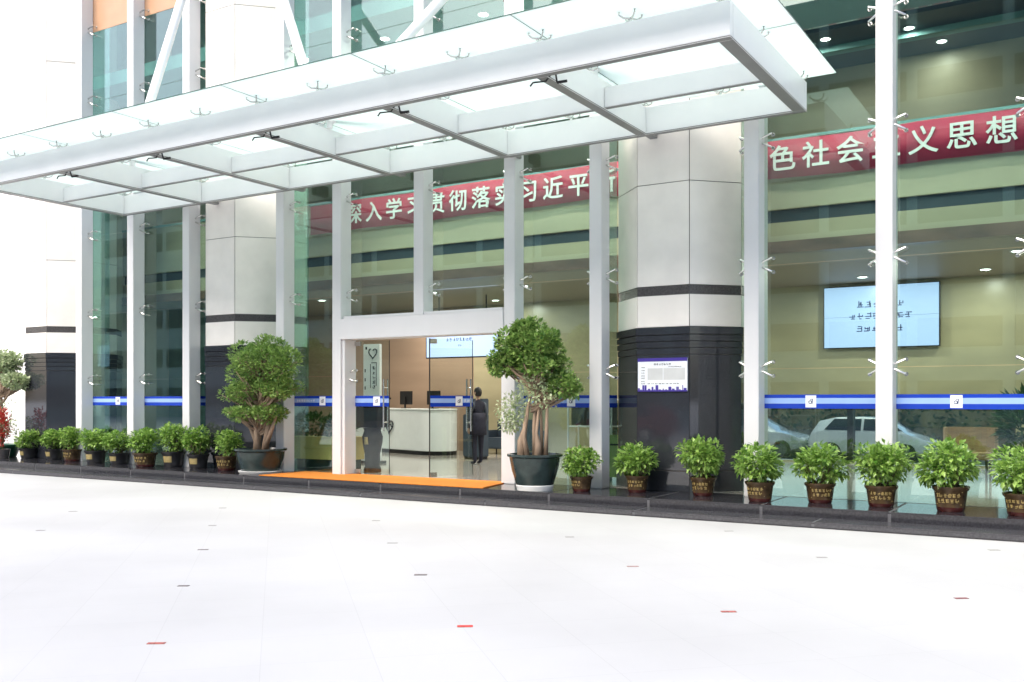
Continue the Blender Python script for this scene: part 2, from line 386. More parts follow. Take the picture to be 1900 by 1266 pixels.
# fins
FINX = [-20.01,-18.2,-16.41,-13.72,-12.27,-10.37,-8.49,-6.90,-4.40,-2.585,-.77]
FW = .215; FY = 13.70; GY = 14.0
ZJ = [PZ, 2.05, 3.56, 5.36, 6.90, 8.45, 10.05, 11.65, TOP]
HZ0, HZ1 = 2.72, 3.10
DX0, DX1 = -12.27+FW, -8.49
def spider(mb, x, z, y0, y1, rx=.235, rz=.10):
    mb.lathe([(0,-.03),(.032,-.03),(.032,.03),(0,.03)], (0,0,0), 10)
    # turn the hub from Z to Y and move it in place
    n = 40
    for i in range(len(mb.v)-n, len(mb.v)):
        a = mb.v[i]; mb.v[i] = (x+a[0], y0+a[2], z+a[1])
    for sx in (-1,1):
        for sz in (-1,1):
            p = [(x+.02*sx, y0, z+.01*sz), (x+rx*.55*sx, y0-.03, z+rz*.45*sz), (x+rx*sx, y0+.01, z+rz*sz), (x+rx*sx, y1, z+rz*sz)]
            mb.tube(p, [.017,.017,.015,.019], 8)
            mb.tube([(x+rx*sx, y1-.012, z+rz*sz), (x+rx*sx, y1-.001, z+rz*sz)], .03, 10)
for x in FINX:
    z0 = PZ
    if x == -10.37: z0 = HZ1+.002
    m = MB(); m.box(x, x+FW, FY, GY-.004, z0, TOP); f = inB(m, 'fin', 'alu', bevel=.008, smooth='auto')
    for z in ZJ[1:-1]:
        if z < z0+.3: continue
        if x == -10.37 and z < HZ1+.3: continue
        m = MB(); spider(m, x+FW/2, z+.0, GY-.11, GY); inB(m, 'spider_fitting', 'chrome', f, smooth='auto')
# portal header
m = MB(); m.box(-12.27+FW+.002, -8.492, FY-.02, GY+.08, HZ0, HZ1); m.box(-12.27+FW+.04, -8.53, FY+.02, GY+.2, HZ1, HZ1+.05)
inB(m, 'portal_header', 'alu', bevel=.008, smooth='auto')
for xa, xb in ((-12.27+FW+.002, -12.27+FW+.07), (-8.56, -8.492)):
    m = MB(); m.box(xa, xb, FY+.03, GY+.05, PZ, HZ0-.002); inB(m, 'door_jamb', 'alu', bevel=.006)
# glazing
bays = [(x+FW/2, x2+FW/2) for x, x2 in zip(FINX[:2], FINX[1:3])]
bays += [(x+FW/2, x2+FW/2) for x, x2 in zip(FINX[3:7], FINX[4:8])]
bays += [(x+FW/2, x2+FW/2) for x, x2 in zip(FINX[8:10], FINX[9:11])]+[(FINX[10]+FW/2, 1.3)]
LOGO = {0:.55, 1:.80}
def stripe_on(parent, x0, x1, y, lx=None, words=None, seed=1):
    m = MB(); m.box(x0, x1, y-.002, y, 1.625, 1.675); m.box(x0, x1, y-.002, y, 1.475, 1.545); m.box(x0, x1, y-.002, y, 1.545, 1.625, 1)
    inB(m, 'safety_stripe', ['blue','lightblue'], parent)
    if lx is not None:
        m = MB(); m.box(lx-.075, lx+.075, y-.0045, y-.0022, 1.492, 1.662); inB(m, 'logo_square', 'whitefilm', parent)
        m = MB(); yy = y-.0047
        m.tube([(lx-.008+.022*math.cos(q*.7), yy-.001, 1.567+.020*math.sin(q*.7)) for q in range(10)], .0055, 6); m.tube([(lx+.018, yy-.001, 1.545), (lx+.026, yy-.001, 1.612), (lx-.006, yy-.001, 1.606)], .006, 6)
        inB(m, 'logo_mark', 'navy', parent)
    if words:
        m = MB(); marks(m, words[1], .055, words[0], y-.0023, 1.585, seed, th=.002); inB(m, 'stripe_writing', 'whitefilm', parent)
for bi, (x0, x1) in enumerate(bays):
    for r in range(len(ZJ)-1):
        za, zb = ZJ[r], ZJ[r+1]
        door = DX0-.2 < (x0+x1)/2 < DX1+.2
        if door:
            if zb <= HZ1: continue
            za = max(za, HZ1+.055)
            if r == 1: za = HZ1+.055
        m = MB(); m.box(x0+.004, x1-.004, GY, GY+.012, za+.004, zb-.004)
        p = inB(m, 'glass_pane', 'peach' if r == 6 and bi < 2 else 'glass')
        if r == 0:
            a, b = x0+.01, x1-.01
            lx = None; wd = None
            if bi in LOGO: lx = x0+(x1-x0)*LOGO[bi]
            if bi == 2: lx = -12.78; wd = (-13.45, 8)
            if bi == 5: lx = -7.38; wd = (-7.98, 8)
            if bi == 6: lx = -3.52
            if bi == 7: lx = -1.62
            stripe_on(p, a, b, GY-.0005, lx, wd, bi)
# glass returns and narrow panes joining the fins to the columns
for fx, ce in ((FINX[0]+FW/2, -21.85+AP), (FINX[2]+FW/2, -15.5-AP), (FINX[3]+FW/2, -15.5+AP), (FINX[7]+FW/2, -5.736-AP), (FINX[8]+FW/2, -5.736+AP)):
    for r in range(len(ZJ)-1):
        za, zb = ZJ[r]+.004, ZJ[r+1]-.004
        m = MB(); m.box(fx-.006, fx+.006, GY+.004, 14.499, za, zb)
        a, b = sorted((fx, ce))
        if b-a > .02: m.box(a+.002, b-.002, 14.5, 14.512, za, zb)
        p = inB(m, 'glass_return', 'glass')
        if r == 0 and fx < -6: 
            m = MB(); m.box(fx+.0065, fx+.0085, GY+.01, 14.49, 1.625, 1.675); m.box(fx+.0065, fx+.0085, GY+.01, 14.49, 1.475, 1.545); m.box(fx+.0065, fx+.0085, GY+.01, 14.49, 1.545, 1.625, 1)
            inB(m, 'safety_stripe', ['blue','lightblue'], p)
# glass doors
def leaf(hx, wdt, ang, lx, words, handle, label):
    d = bpy.data.objects.new('glass_door', None); COL.objects.link(d); d.parent = B; d.location = (10.6+hx, 0.02, 0); d.rotation_euler = (0,0,ang)
    d['label'] = label
    m = MB(); m.box(0, wdt, 0, .012, PZ+.02, HZ0-.02); m.build('door_glass', 'door_glass', d)
    m = MB()
    for z in (PZ+.012, HZ0-.11): m.box(-.005, .14, -.014, .026, z, z+.085)
    m.build('patch_fitting', 'chrome', d, bevel=.004)
    m = MB(); m.box(-.012, -.002, -.006, .018, PZ+.02, HZ0-.02); m.box(wdt+.001, wdt+.008, -.001, .013, PZ+.02, HZ0-.02); m.build('edge_seal', 'dark_metal', d)
    m = MB()
    for y in (-.06, .072):
        m.tube([(handle, y, 1.02), (handle, y, 1.98)], .016, 10)
        for z in (1.18, 1.82): m.tube([(handle, y, z), (handle, .006, z)], .010, 8)
    m.build('pull_handle', 'chrome', d, smooth='auto')
    stripe_on(d, .004, wdt-.004, -.0005, lx, words, int(wdt*10))
leaf(-11.985, .78, R(3), .50, (.62, 2), .70, 'closed glass door leaf beside the portal jamb')
leaf(-10.24, .92, R(68), .62, (.72, 3), .84, 'glass door leaf swung open into the lobby')

# interior shell
IX0, IX1, IY1 = -22.6, 7.0, 22.0
m = MB(); m.box(IX0, IX1, GY+.02, IY1, .05, PZ+.004); inB(m, 'lobby_floor', 'lobby_floor')
m = MB(); m.box(-14.6, -10.6, IY1, IY1+.3, PZ, 4.15); m.box(-1.45, IX1, IY1, IY1+.3, PZ, 4.15); m.box(-10.598, -1.452, IY1, IY1+.3, 1.52, 4.15); m.box(-10.598, -1.452, IY1, IY1+.3, PZ, .24)
for x in (-8.05, -4.75): m.box(x, x+.12, IY1+.02, IY1+.28, .242, 1.518, 1)
inB(m, 'lobby_back_wall', ['beige_wall','dark_metal'])
m = MB(); m.box(-10.596, -1.454, IY1+.14, IY1+.15, .242, 1.518); inB(m, 'added_low_window', 'door_glass')  # made-up window showing the cars that stand in for reflections
m = MB(); m.box(IX0, -18.2, 18.4, 18.6, PZ+.006, 4.15); m.box(-18.6, -18.202, 16.2, 18.398, PZ+.006, 4.15, 1); inB(m, 'lobby_side_wall', ['teal_wall','ceil_dark'])
m = MB(); m.box(IX0, -14.604, IY1, IY1+.3, PZ, 4.15); inB(m, 'lobby_stair_wall', 'brown_wall')
m = MB(); m.box(IX0, IX1, IY1, IY1+.3, 4.45, 9.0); inB(m, 'gallery_back_wall', 'olive_wall')
m = MB(); m.box(IX0, IX1, 17.0, IY1+.3, 4.151, 4.449); inB(m, 'gallery_slab', 'soffit')
m = MB()
m.box(IX0, IX1, 16.88, 16.999, 4.36, 4.70); m.box(IX0, IX1, 16.88, 16.999, 4.93, 6.12); m.box(IX0, IX1, 16.95, 16.999, 4.70, 4.93, 1)
m.box(IX0, IX1, 16.78, 16.999, 4.15, 4.355, 2); m.box(IX0, IX1, 16.84, 17.04, 6.12, 6.17, 3)
inB(m, 'gallery_parapet', ['olive_wall','ceil_dark','brown','ceil'])
m = MB(); m.box(IX0, IX1, 14.53, 19.6, 9.0, 9.3); m.box(IX0, IX1, 16.2, 16.6, 8.7, 8.998); inB(m, 'upper_ceiling', 'ceil')
m = MB(); m.box(IX0, IX1, 19.602, IY1+.3, 8.92, 9.28); m.box(IX0, IX1, 20.5, 20.75, 8.8, 8.918, 1); inB(m, 'recessed_ceiling', ['ceil_dark','ceil'])
m = MB(); m.box(IX0, IX1, 18.5, 18.8, 9.3, TOP); inB(m, 'upper_storey_wall', 'ceil')
m = MB(); m.box(IX0, IX1, GY+.05, IY1+.3, TOP+.01, TOP+.3); inB(m, 'roof', 'far_white')  # unseen roof, with the side and end walls, added to block light
m = MB(); m.box(IX0-.3, IX0-.002, GY+.6, IY1+.3, PZ, TOP); inB(m, 'side_wall', 'cladding')
m = MB(); m.box(IX1+.002, IX1+.3, GY+.02, IY1+.3, PZ, TOP); m.box(1.302, IX1, GY-.3, GY, PZ, TOP); inB(m, 'end_wall', 'cladding')
m = MB(); m.box(-.55, .05, 19.4, 20.0, PZ+.006, 4.14); m.box(-.62, .12, 19.33, 20.07, 3.2, 3.3); inB(m, 'lobby_pillar', 'cladding', bevel=.01)
# fin cover strips inside the glass, seen behind each fin
for x in FINX[8:]:
    m = MB(); m.box(x+.02, x+FW-.02, GY+.03, GY+.22, PZ+.006, 8.99); inB(m, 'inner_post', 'alu', bevel=.006)
# downlights with small lamps; the soffit and back wall rows are added light
def downlight(x, y, z, label, group, power, r=.09):
    d = thing('downlight', label, 'downlight', (x,y,z), 0, group)
    m = MB(); m.lathe([(r,0),(r+.025,0),(r+.025,-.018),(r,-.012),(r,0)], n=20); m.build('trim_ring', 'whitefilm', d, smooth='auto')
    m = MB(); m.lathe([(0,-.004),(r,-.004)], n=20); m.build('lens', 'lamp', d, fixn=False)
    if power:
        l = bpy.data.lights.new('downlight_lamp', 'AREA'); l.shape = 'DISK'; l.size = r*2; l.energy = power; l.color = (1,.93,.82)
        lo = bpy.data.objects.new('downlight_lamp', l); COL.objects.link(lo); lo.parent = d; lo.location = (0,0,-.03)
NTH = ['first','second','third','fourth','fifth','sixth','seventh','eighth','ninth','tenth']
for i, x in enumerate((-15.0,-12.5,-10.1,-7.7,-4.4,-1.4)):  # right-hand pair is unseen, added to brighten the gallery parapet
    downlight(x, 15.55, 8.998, f'bright round ceiling downlight above the canopy, {NTH[i]} from the left column', 'downlights in the upper ceiling', 50)
for i, (x, y) in enumerate(((-5.1,20.2),(-4.75,20.05),(-3.2,20.3),(-3.1,20.9),(-2.75,21.4))):
    downlight(x, y, 8.919, 'bright round downlight in the dark recessed ceiling, '+['first past the canopy corner','second past the canopy corner','beside the tall fin','just behind the one beside the fin','deepest one near the back wall'][i], 'downlights in the dark ceiling', 5)
for i, x in enumerate((-19.5,-17,-13.5,-11,-8.5,-6.0,-3.5,-1.2,1.5)):  # unseen lamps added to light the lobby, drawn as downlights
    downlight(x, 18.6, 4.15, f'unseen added downlight lighting the lobby from the soffit, {NTH[i]} from the far side wall', 'added fill lights under the lobby soffit', 30 if -14 < x < -8 else 26)
for i, x in enumerate((-15.6,-13.2,-4.2,-1.9)):  # unseen lamps added to brighten the back of the lobby
    downlight(x, 20.9, 4.15, f'unseen added downlight brightening the lobby back wall, {NTH[i]} from the reception counter side', 'added fill lights by the lobby back wall', 26 if x < -9 else 20)

# ------------------------------------------------------------------ entrance canopy
K = thing('entrance_canopy', 'long white steel entrance canopy with milky glass top over the doors', 'canopy', (-10.7,12,5.57))
def inK(mb, name, mats, **k): return mb.build(name, mats, K, loc=(10.7,-12,-5.57), **k)
KZ0, KZ1 = 5.57, 5.98; KX0, KX1 = -18.05, -3.45; KY0, KY1 = 10.26, 13.5
def plate_beam(x0, x1, y0, y1, name, flip=None):
    m = MB(); m.box(x0, x1, y0, y1, KZ0+.022, KZ1); m.box(x0-.004, x1+.004, y0-.004, y1+.004, KZ0, KZ0+.021, 1)  # darker bottom plate paints the shadow gap along the beam
    return inK(m, name, ['white_steel','grey_and_shade_steel'], bevel=.004, smooth='auto')
CX = [KX0, -15.55, -13.14, -10.72, -8.30, -5.87, KX1]
plate_beam(KX0, KX1, KY0, KY0+.10, 'front_beam')
plate_beam(KX0, KX1, KY1-.10, KY1, 'rear_beam')
for i, x in enumerate(CX):
    xa, xb = (x, x+.16) if i == 0 else ((x-.16, x) if i == 6 else (x-.07, x+.07))
    plate_beam(xa, xb, KY0+.105, KY1-.105, 'cross_beam')
    if 0 < i < 6:
        m = MB(); m.box(x-.06, x+.06, KY1+.005, 13.86, KZ0+.05, KZ0+.25); inK(m, 'wall_bracket', 'grey_and_shade_steel', bevel=.004)
for i in range(6):
    xa = CX[i]+(.165 if i == 0 else .075); xb = CX[i+1]-(.165 if i == 5 else .075)
    m = MB(); m.box(xa, xb, 11.97, 12.05, KZ0+.04, KZ1-.1); m.box(xa, xb, 11.965, 12.055, KZ0+.03, KZ0+.039, 1)  # thin grey strip paints the shadow line under the purlin
    inK(m, 'purlin', ['white_steel','grey_and_shade_steel'], bevel=.003)
GZ = 6.09; GX0, GX1, GY0, GY1 = -18.45, -3.08, 9.62, 13.66
xs = [GX0]+[c for c in CX[1:6]]+[GX1]; ys = [GY0, 11.6, GY1]
for i in range(6):
    for j in range(2):
        m = MB(); m.box(xs[i]+.005, xs[i+1]-.005, ys[j]+.005, ys[j+1]-.005, GZ, GZ+.016); m.mi[-4:] = [1]*4
        inK(m, 'glass_panel', ['canopy_glass','glass_edge'])
def kspider(x, y):
    m = MB(); m.tube([(x,y,KZ1-.02),(x,y,GZ-.05)], .022, 8)
    for sx in (-1,1):
        for sy in (-1,1):
            m.tube([(x,y,GZ-.06),(x+.06*sx,y+.06*sy,GZ-.062),(x+.10*sx,y+.10*sy,GZ-.03),(x+.10*sx,y+.10*sy,GZ-.001)], [.012,.012,.010,.013], 6)
            m.tube([(x+.10*sx,y+.10*sy,GZ+.0165),(x+.10*sx,y+.10*sy,GZ+.026)], .022, 10)
    inK(m, 'spider_fitting', 'chrome', smooth='auto')
for i, x in enumerate(CX):
    for y in (KY0+.05, 11.6, KY1-.06): kspider(x+(.1 if i == 0 else -.1 if i == 6 else 0), y)
for i in range(6):
    for y in (KY0+.05, KY1-.06): kspider((CX[i]+CX[i+1])/2, y)
for i in range(1, 6):      # small brackets and lamps under the beams
    m = MB(); x = CX[i]
    m.box(x+.10, x+.22, KY0+.11, KY0+.22, KZ0+.05, KZ0+.13); m.tube([(x+.16,KY0+.16,KZ0+.05),(x+.16,KY0+.2,KZ0-.06)], .012, 8); m.tube([(x+.16,KY0+.2,KZ0-.06),(x+.28,KY0+.24,KZ0-.05)], .018, 8)
    m.tube([(x+.14,KY0+.16,KZ0+.09),(x+.02,KY0+.17,KZ0-.03),(x-.16,KY0+.16,KZ0-.02),(x-.20,KY0+.16,KZ0-.06)], .011, 6)
    inK(m, 'lamp_bracket', 'dark_metal', smooth='auto')
# tie rods
def rod(a, b):
    m = MB(); m.tube([a, b], .085, 18); m.tube([(a[0],a[1],a[2]-.12), a], .05, 12)
    inK(m, 'tie_rod', 'white_steel', smooth='auto')
rod((-15.52,11.8,6.1), (-15.5,13.89,12.4)); rod((-10.80,11.8,6.1), (-15.1,13.89,13.1)); rod((-10.62,11.8,6.1), (-5.95,13.89,11.3)); rod((-5.87,11.8,6.1), (-5.73,13.89,12.2))

# ------------------------------------------------------------------ banner
m = MB(); n = 160; bx0, bx1 = -15.7, .6
for i in range(n+1):
    x = bx0+(bx1-bx0)*i/n; sag = .012*math.sin(x*2.1)+.02*math.sin(x*.55)
    y = 16.80+.010*math.sin(x*3.3)
    m.v += [(x,y,5.46+sag),(x,y,6.12+sag),(x,y+.006,5.46+sag),(x,y+.006,6.12+sag)]
    if i:
        a = 4*(i-1); b = 4*i
        for f in ((a,b,b+1,a+1),(a+2,a+3,b+3,b+2),(a+1,b+1,b+3,a+3),(a,a+2,b+2,b)): m.f.append(f); m.mi.append(0); m.attr.append(.5)
ban = thing('cloth_banner', 'long red cloth banner with white Chinese lettering along the gallery', 'banner', (-7.5,16.8,5.8))
m.build('cloth', 'red', ban, loc=(7.5,-16.8,-5.8), smooth=True)
m = MB(); TXT = '深入学习贯彻落实习近平新时代中国特色社会主义思想'
text_mb(m, TXT, .47, [-1.294-.5685*(23-i) for i in range(24)], 16.775, 5.80, bold=.013)
m.build('lettering', 'letter', ban, loc=(7.5,-16.8,-5.8))

# ------------------------------------------------------------------ lobby things
s = thing('video_wall', 'large pale blue lit video wall on the lobby back wall', 'screen', (-4.03,21.9,3.4))
m = MB()
for sx in (0,1):
    for sz in (0,1):
        m.box(-1.19+1.19*sx+.003, 1.19*sx-.003, -.05, .05, -.68+.68*sz+.003, .68*sz-.003)
m.build('cabinet', 'dark_metal', s, bevel=.004)
m = MB()
for sx in (0,1):
    for sz in (0,1): m.box(-1.17+1.17*sx+.002, 1.17*sx-.002, -.056, -.0505, -.66+.66*sz+.002, .66*sz-.002)
m.build('display', 'screen', s)
m = MB(); marks(m, 6, .15, -.48, -.057, .27, 3); marks(m, 8, .15, -.64, -.057, .02, 4); marks(m, 6, .15, -.50, -.057, -.25, 5); m.build('screen_writing', 'navy', s)
s = thing('hanging_screen', 'wide pale blue lit screen above the reception counter', 'screen', (-13.27,19.6,2.97))
m = MB(); m.box(-1.18,.98,0,.08,-.34,.40); m.build('cabinet', 'dark_metal', s, bevel=.006)
m = MB(); m.box(-1.15,.95,-.005,-.0005,-.31,.37); m.build('display', 'screen', s)
m = MB(); marks(m, 8, .09, -.55, -.006, .12, 8); marks(m, 2, .05, -.2, -.006, -.03, 9); m.build('screen_writing', 'navy', s)
m = MB()
for x in (-.8, .6): m.tube([(x,.04,.40),(x,.04,1.175)], .015, 8)
m.build('hanger', 'dark_metal', s)
# reception counter: curved white front
cnt = thing('reception_counter', 'white curved reception counter with a dark heart logo', 'counter', (-15.6,21.0,PZ+.006))
m = MB(); pts = [(-2.3,-.3),(.85,-1.35)]
for i in range(9):
    a = R(-105+i*20); pts.append((1.15+.62*math.cos(a)*.9, -.95+.62*math.sin(a)*.75))
pts += [(1.2,-.3),(-1.9,.6)]
m.prism(pts, .10, 1.13); m.build('front_panel', 'counter', cnt, bevel=.01, smooth='auto')
m = MB(); m.prism([(x*.985, y*.97) for x,y in pts], 0, .10); m.build('plinth', 'dark_metal', cnt)
m = MB(); m.prism([(x*1.015, y*1.02) for x,y in pts], 1.131, 1.165); m.build('worktop', 'counter', cnt, bevel=.006)
hp = []
for i in range(41):
    t = 2*math.pi*i/40
    if 0.2 < t < 4.2+1.2:
        hp.append((.016*16*math.sin(t)**3*.9, .015*(13*math.cos(t)-5*math.cos(2*t)-2*math.cos(3*t)-math.cos(4*t))))
d = Vector((.85+2.3, -1.05)).normalized()
m = MB(); base = Vector((-.35, -.95-.012))
m.tube([(base.x+d.x*p[0]*.75, base.y+d.y*p[0]*.75-.02, .70+p[1]*.8) for p in hp], .018, 6)
m.tube([(base.x+d.x*q[0], base.y+d.y*q[0]-.02, .70+q[1]) for q in ((.02,.04),(.08,.05),(.10,-.02))], .016, 6)
m.build('heart_logo', 'ink', cnt)
for (x, y, lb) in ((-15.95,20.75,'dark monitor standing nearer the portal jamb on the white counter'),(-14.75,20.35,'dark monitor standing near the rounded end of the white counter')):
    t = thing('computer_monitor', lb, 'monitor', (x,y,PZ+1.172), R(160), 'monitors on the reception counter')
    m = MB(); m.box(-.29,.29,-.02,.02,.10,.46); m.build('panel', 'dark_metal', t, bevel=.006)
    m = MB(); m.box(-.03,.03,.022,.05,.01,.3); m.box(-.12,.12,-.08,.10,0,.012); m.build('stand', 'dark_metal', t, bevel=.004)
s = thing('service_kiosk', 'dark self service kiosk in the lobby beside the standing person', 'kiosk', (-12.55,19.0,PZ+.006), R(-15))
m = MB(); m.box(-.27,.27,-.18,.18,.06,1.05); m.box(-.27,.27,-.06,.18,1.052,1.42); m.build('body', 'ceil_dark', s, bevel=.02)
m = MB(); m.box(-.21,.21,-.07,-.0605,1.10,1.36); m.build('display', 'car_glass', s)
m = MB(); m.box(-.24,.24,-.15,.15,0,.058); m.build('plinth', 'dark_metal', s)
s = thing('dark_sofa', 'low dark sofa against the lobby wall beyond the standing person', 'sofa', (-13.0,21.2,PZ+.006))
m = MB(); m.box(-.55,.75,-.40,.30,.14,.42); m.build('seat', 'ceil_dark', s, bevel=.04, smooth='auto')
m = MB(); m.box(-.55,.75,.302,.46,.14,.88); m.build('backrest', 'ceil_dark', s, bevel=.04, smooth='auto')
for a_ in (-.70, .752):
    m = MB(); m.box(a_, a_+.148, -.40, .46, .12, .60); m.build('armrest', 'ceil_dark', s, bevel=.03, smooth='auto')
for a_ in (-.6, .8):
    for b_ in (-.34, .38):
        m = MB(); m.tube([(a_,b_,0),(a_,b_,.12)], .02, 8); m.build('leg', 'dark_metal', s)
# standing sign
s = thing('standing_sign', 'tall white standing sign with heart emblem and dark writing in the lobby', 'sign', (-13.69,16.6,PZ+.006), R(8))
m = MB(); m.box(-.21,.21,-.05,.05,.05,2.62); m.build('panel', 'counter', s, bevel=.01)
m = MB(); m.box(-.26,.26,-.16,.16,0,.05); m.build('foot', 'dark_metal', s, bevel=.005)
m = MB()
m.tube([(.04+p[0]*.45, -.056, 2.42+p[1]*.5) for p in hp], .012, 6)
m.box(-.15,-.11,-.054,-.0505,2.50,2.56); m.box(-.03,-.015,-.054,-.0505,1.65,2.18); m.box(.12,.135,-.054,-.0505,1.7,2.22); m.box(.0,.12,-.054,-.0505,2.2,2.215)
for i in range(5):
    marks(m, 1, .085, .02, -.0505, 2.10-.105*i, 20+i)
for z in (2.0,1.8,1.62): m.box(-.17,-.145,-.054,-.0505,z,z+.07)
m.build('writing', 'ink', s)
# pedestal made up for an unclear dark form behind the door leaf
s = thing('carved_pedestal', 'dark pedestal with a square box top, made up for an unclear dark form behind the door leaf', 'pedestal', (-12.0,14.55,PZ+.006))
m = MB(); m.box(-.27,.27,-.2,.2,.86,1.40); m.box(-.29,.29,-.22,.22,1.40,1.44); m.build('box_top', 'leaf_dark' if False else 'darkwood', s, bevel=.012)
m = MB(); m.lathe([(0,0),(.17,0),(.17,.05),(.145,.12),(.15,.35),(.19,.55),(.20,.68),(.16,.80),(.18,.85),(0,.85)], n=24); m.build('carved_stem', 'darkwood', s, smooth='auto')
m = MB(); m.lathe([(0,.54),(.06,.54),(.06,.68),(0,.68)], (.0,-.15,0), n=14); m.build('bronze_boss', 'gold', s)
# planter box with flowers inside left of the doors
s = thing('planter_box', 'olive timber planter box of leafy plants behind the glass beside the portal', 'planter', (-13.05,14.55,PZ+.006))
m = MB(); m.box(-.75,.62,-.28,.28,.22,.64); m.box(-.78,.65,-.31,.31,.64,.67); m.build('box', 'box_olive', s, bevel=.008)
m = MB(); m.box(-.70,.57,-.24,.24,0,.22); m.build('base', 'pot_green', s, bevel=.008)
m = MB(); leaves(m, 700, [((-.45,0,.86),(.3,.25,.24),1),((.1,0,.84),(.32,.25,.22),1),((.4,0,.80),(.2,.2,.16),.5)], .11, random.Random(2)); m.build('foliage', 'leaf_dark', s, fixn=False, tone=True)
m = MB(); leaves(m, 40, [((.42,-.1,.98),(.12,.1,.1),1)], .09, random.Random(3), aspect=.8); m.build('blossom', 'saucer', s, fixn=False)
# rack behind the glass, right of the doors
s = thing('display_rack', 'white metal display rack with dark shelves behind the big topiary', 'rack', (-7.55,15.2,PZ+.006))
m = MB()
for x in (-.42,.42):
    for y in (-.2,.2): m.tube([(x,y,0),(x,y,1.42)], .016, 8)
for z in (.12,.52,.93,1.40):
    for y in (-.2,.2): m.tube([(-.42,y,z),(.42,y,z)], .013, 8)
m.build('frame', 'white_steel', s)
m = MB()
for z in (.14,.54): m.box(-.40,.40,-.19,.19,z,z+.02)
m.build('shelf', 'box_olive', s)
m = MB(); m.box(-.38,.36,-.16,.16,.95,1.36); m.build('storage_bin', 'leaf_dark' if False else 'pot_black', s, bevel=.01)
s = thing('lime_board', 'lime green board leaning behind the narrow glass beside the column', 'board', (-7.0,14.9,PZ+.006))
m = MB(); m.box(-.16,.22,-.015,.015,.08,.80); m.build('panel', 'lime', s, bevel=.003)
m = MB(); m.box(-.17,-.12,-.1,.1,0,.08); m.box(.10,.15,-.1,.1,0,.08); m.box(-.1,.06,-.02,-.0155,.62,.65); m.build('foot', 'dark_metal', s)
# armchair and plant in the right bay
s = thing('lobby_armchair', 'tan wooden armchair with curved back in the lobby behind the glass', 'armchair', (-1.95,18.9,PZ+.006), R(12))
m = MB(); m.box(-.34,.34,-.32,.30,.34,.46); m.build('seat', 'wood', s, bevel=.03, smooth='auto')
m = MB()
for i in range(14):
    a0, a1 = R(200-15.7*i), R(200-15.7*(i+1)+.3)
    q = [(r_*math.cos(a_), .10+r_*.82*math.sin(a_)) for r_, a_ in ((.40,a0),(.40,a1),(.45,a1),(.45,a0))]
    m.prism(q, .36, .90)
m.build('backrest', 'wood', s, smooth='auto')
for x in (-.28,.28):
    for y in (-.26,.26):
        m = MB(); m.tube([(x,y,0),(x,y,.36)], [.018,.026], 8); m.build('leg', 'darkwood', s)
s = thing('indoor_palm', 'dark leafy indoor plant in a grey tub beside the tan armchair', 'plant', (-1.05,18.5,PZ+.006))
m = MB(); m.lathe([(0,0),(.18,0),(.24,.36),(.21,.36),(.20,.32),(0,.32)]); m.build('tub', 'granite_band', s, smooth='auto')
m = MB(); leaves(m, 420, [((0,0,.95),(.42,.42,.55),1)], .26, random.Random(4), aspect=.28, shell=.2, up=.6); m.build('foliage', 'leaf_dark', s, fixn=False, tone=True)
m = MB()
for i in range(5): m.tube([(0,0,.3),(.1*math.cos(i*1.3),.1*math.sin(i*1.3),.9)], .014, 6)
m.build('stem', 'stem', s)

# ------------------------------------------------------------------ notice board on the column
s = thing('notice_board', 'white wall notice with violet header fixed to the dark column base', 'notice', (-5.736,13.872,1.985))
m = MB(); m.box(-.405,.405,0,.022,-.255,.255); m.build('panel', 'whitefilm', s, bevel=.003)
m = MB(); m.box(-.407,.407,-.003,-.0003,.205,.257); m.box(-.407,.407,-.003,-.0003,-.257,-.235)
rr = random.Random(9); x = -.40
while x < .38:
    wd = rr.uniform(.012,.05); h = rr.choice((.01,.02,.03,.05,.075)); m.box(x, x+wd, -.003, -.0003, -.2348, -.2348+h); x += wd+rr.uniform(.004,.03)
m.build('violet_border', mat('violet_print', (.05,.03,.28), .35), s)
m = MB(); marks(m, 7, .038, -.14, -.0003, .165, 11); marks(m, 14, .014, .10, -.0003, .125, 12)
for i, z in enumerate((.115,.07,.03,-.015,-.05,-.10,-.135)): marks(m, 4, .015, -.35, -.0003, z, 30+i)
for i in range(9): marks(m, 2, .02, -.24+.06*i, -.0003, -.135, 50+i)
m.build('writing', 'ink', s)
m = MB(); m.box(-.24,.01,-.002,-.0003,-.08,.10); m.box(.02,.37,-.002,-.0003,-.08,.10); m.build('grey_field', mat('pale_grey_print', (.55,.57,.57), .5), s)

# ------------------------------------------------------------------ mat
m = MB(); m.prism([(-13.25,12.80),(-8.30,12.76),(-8.55,13.95),(-13.2,13.95)], 0, .014)
o = m.build('entrance_mat', 'orange', bevel=.004, loc=(0,0,PZ+.001)); tag(o, 'bright orange carpet mat on the granite step before the doors', 'mat')

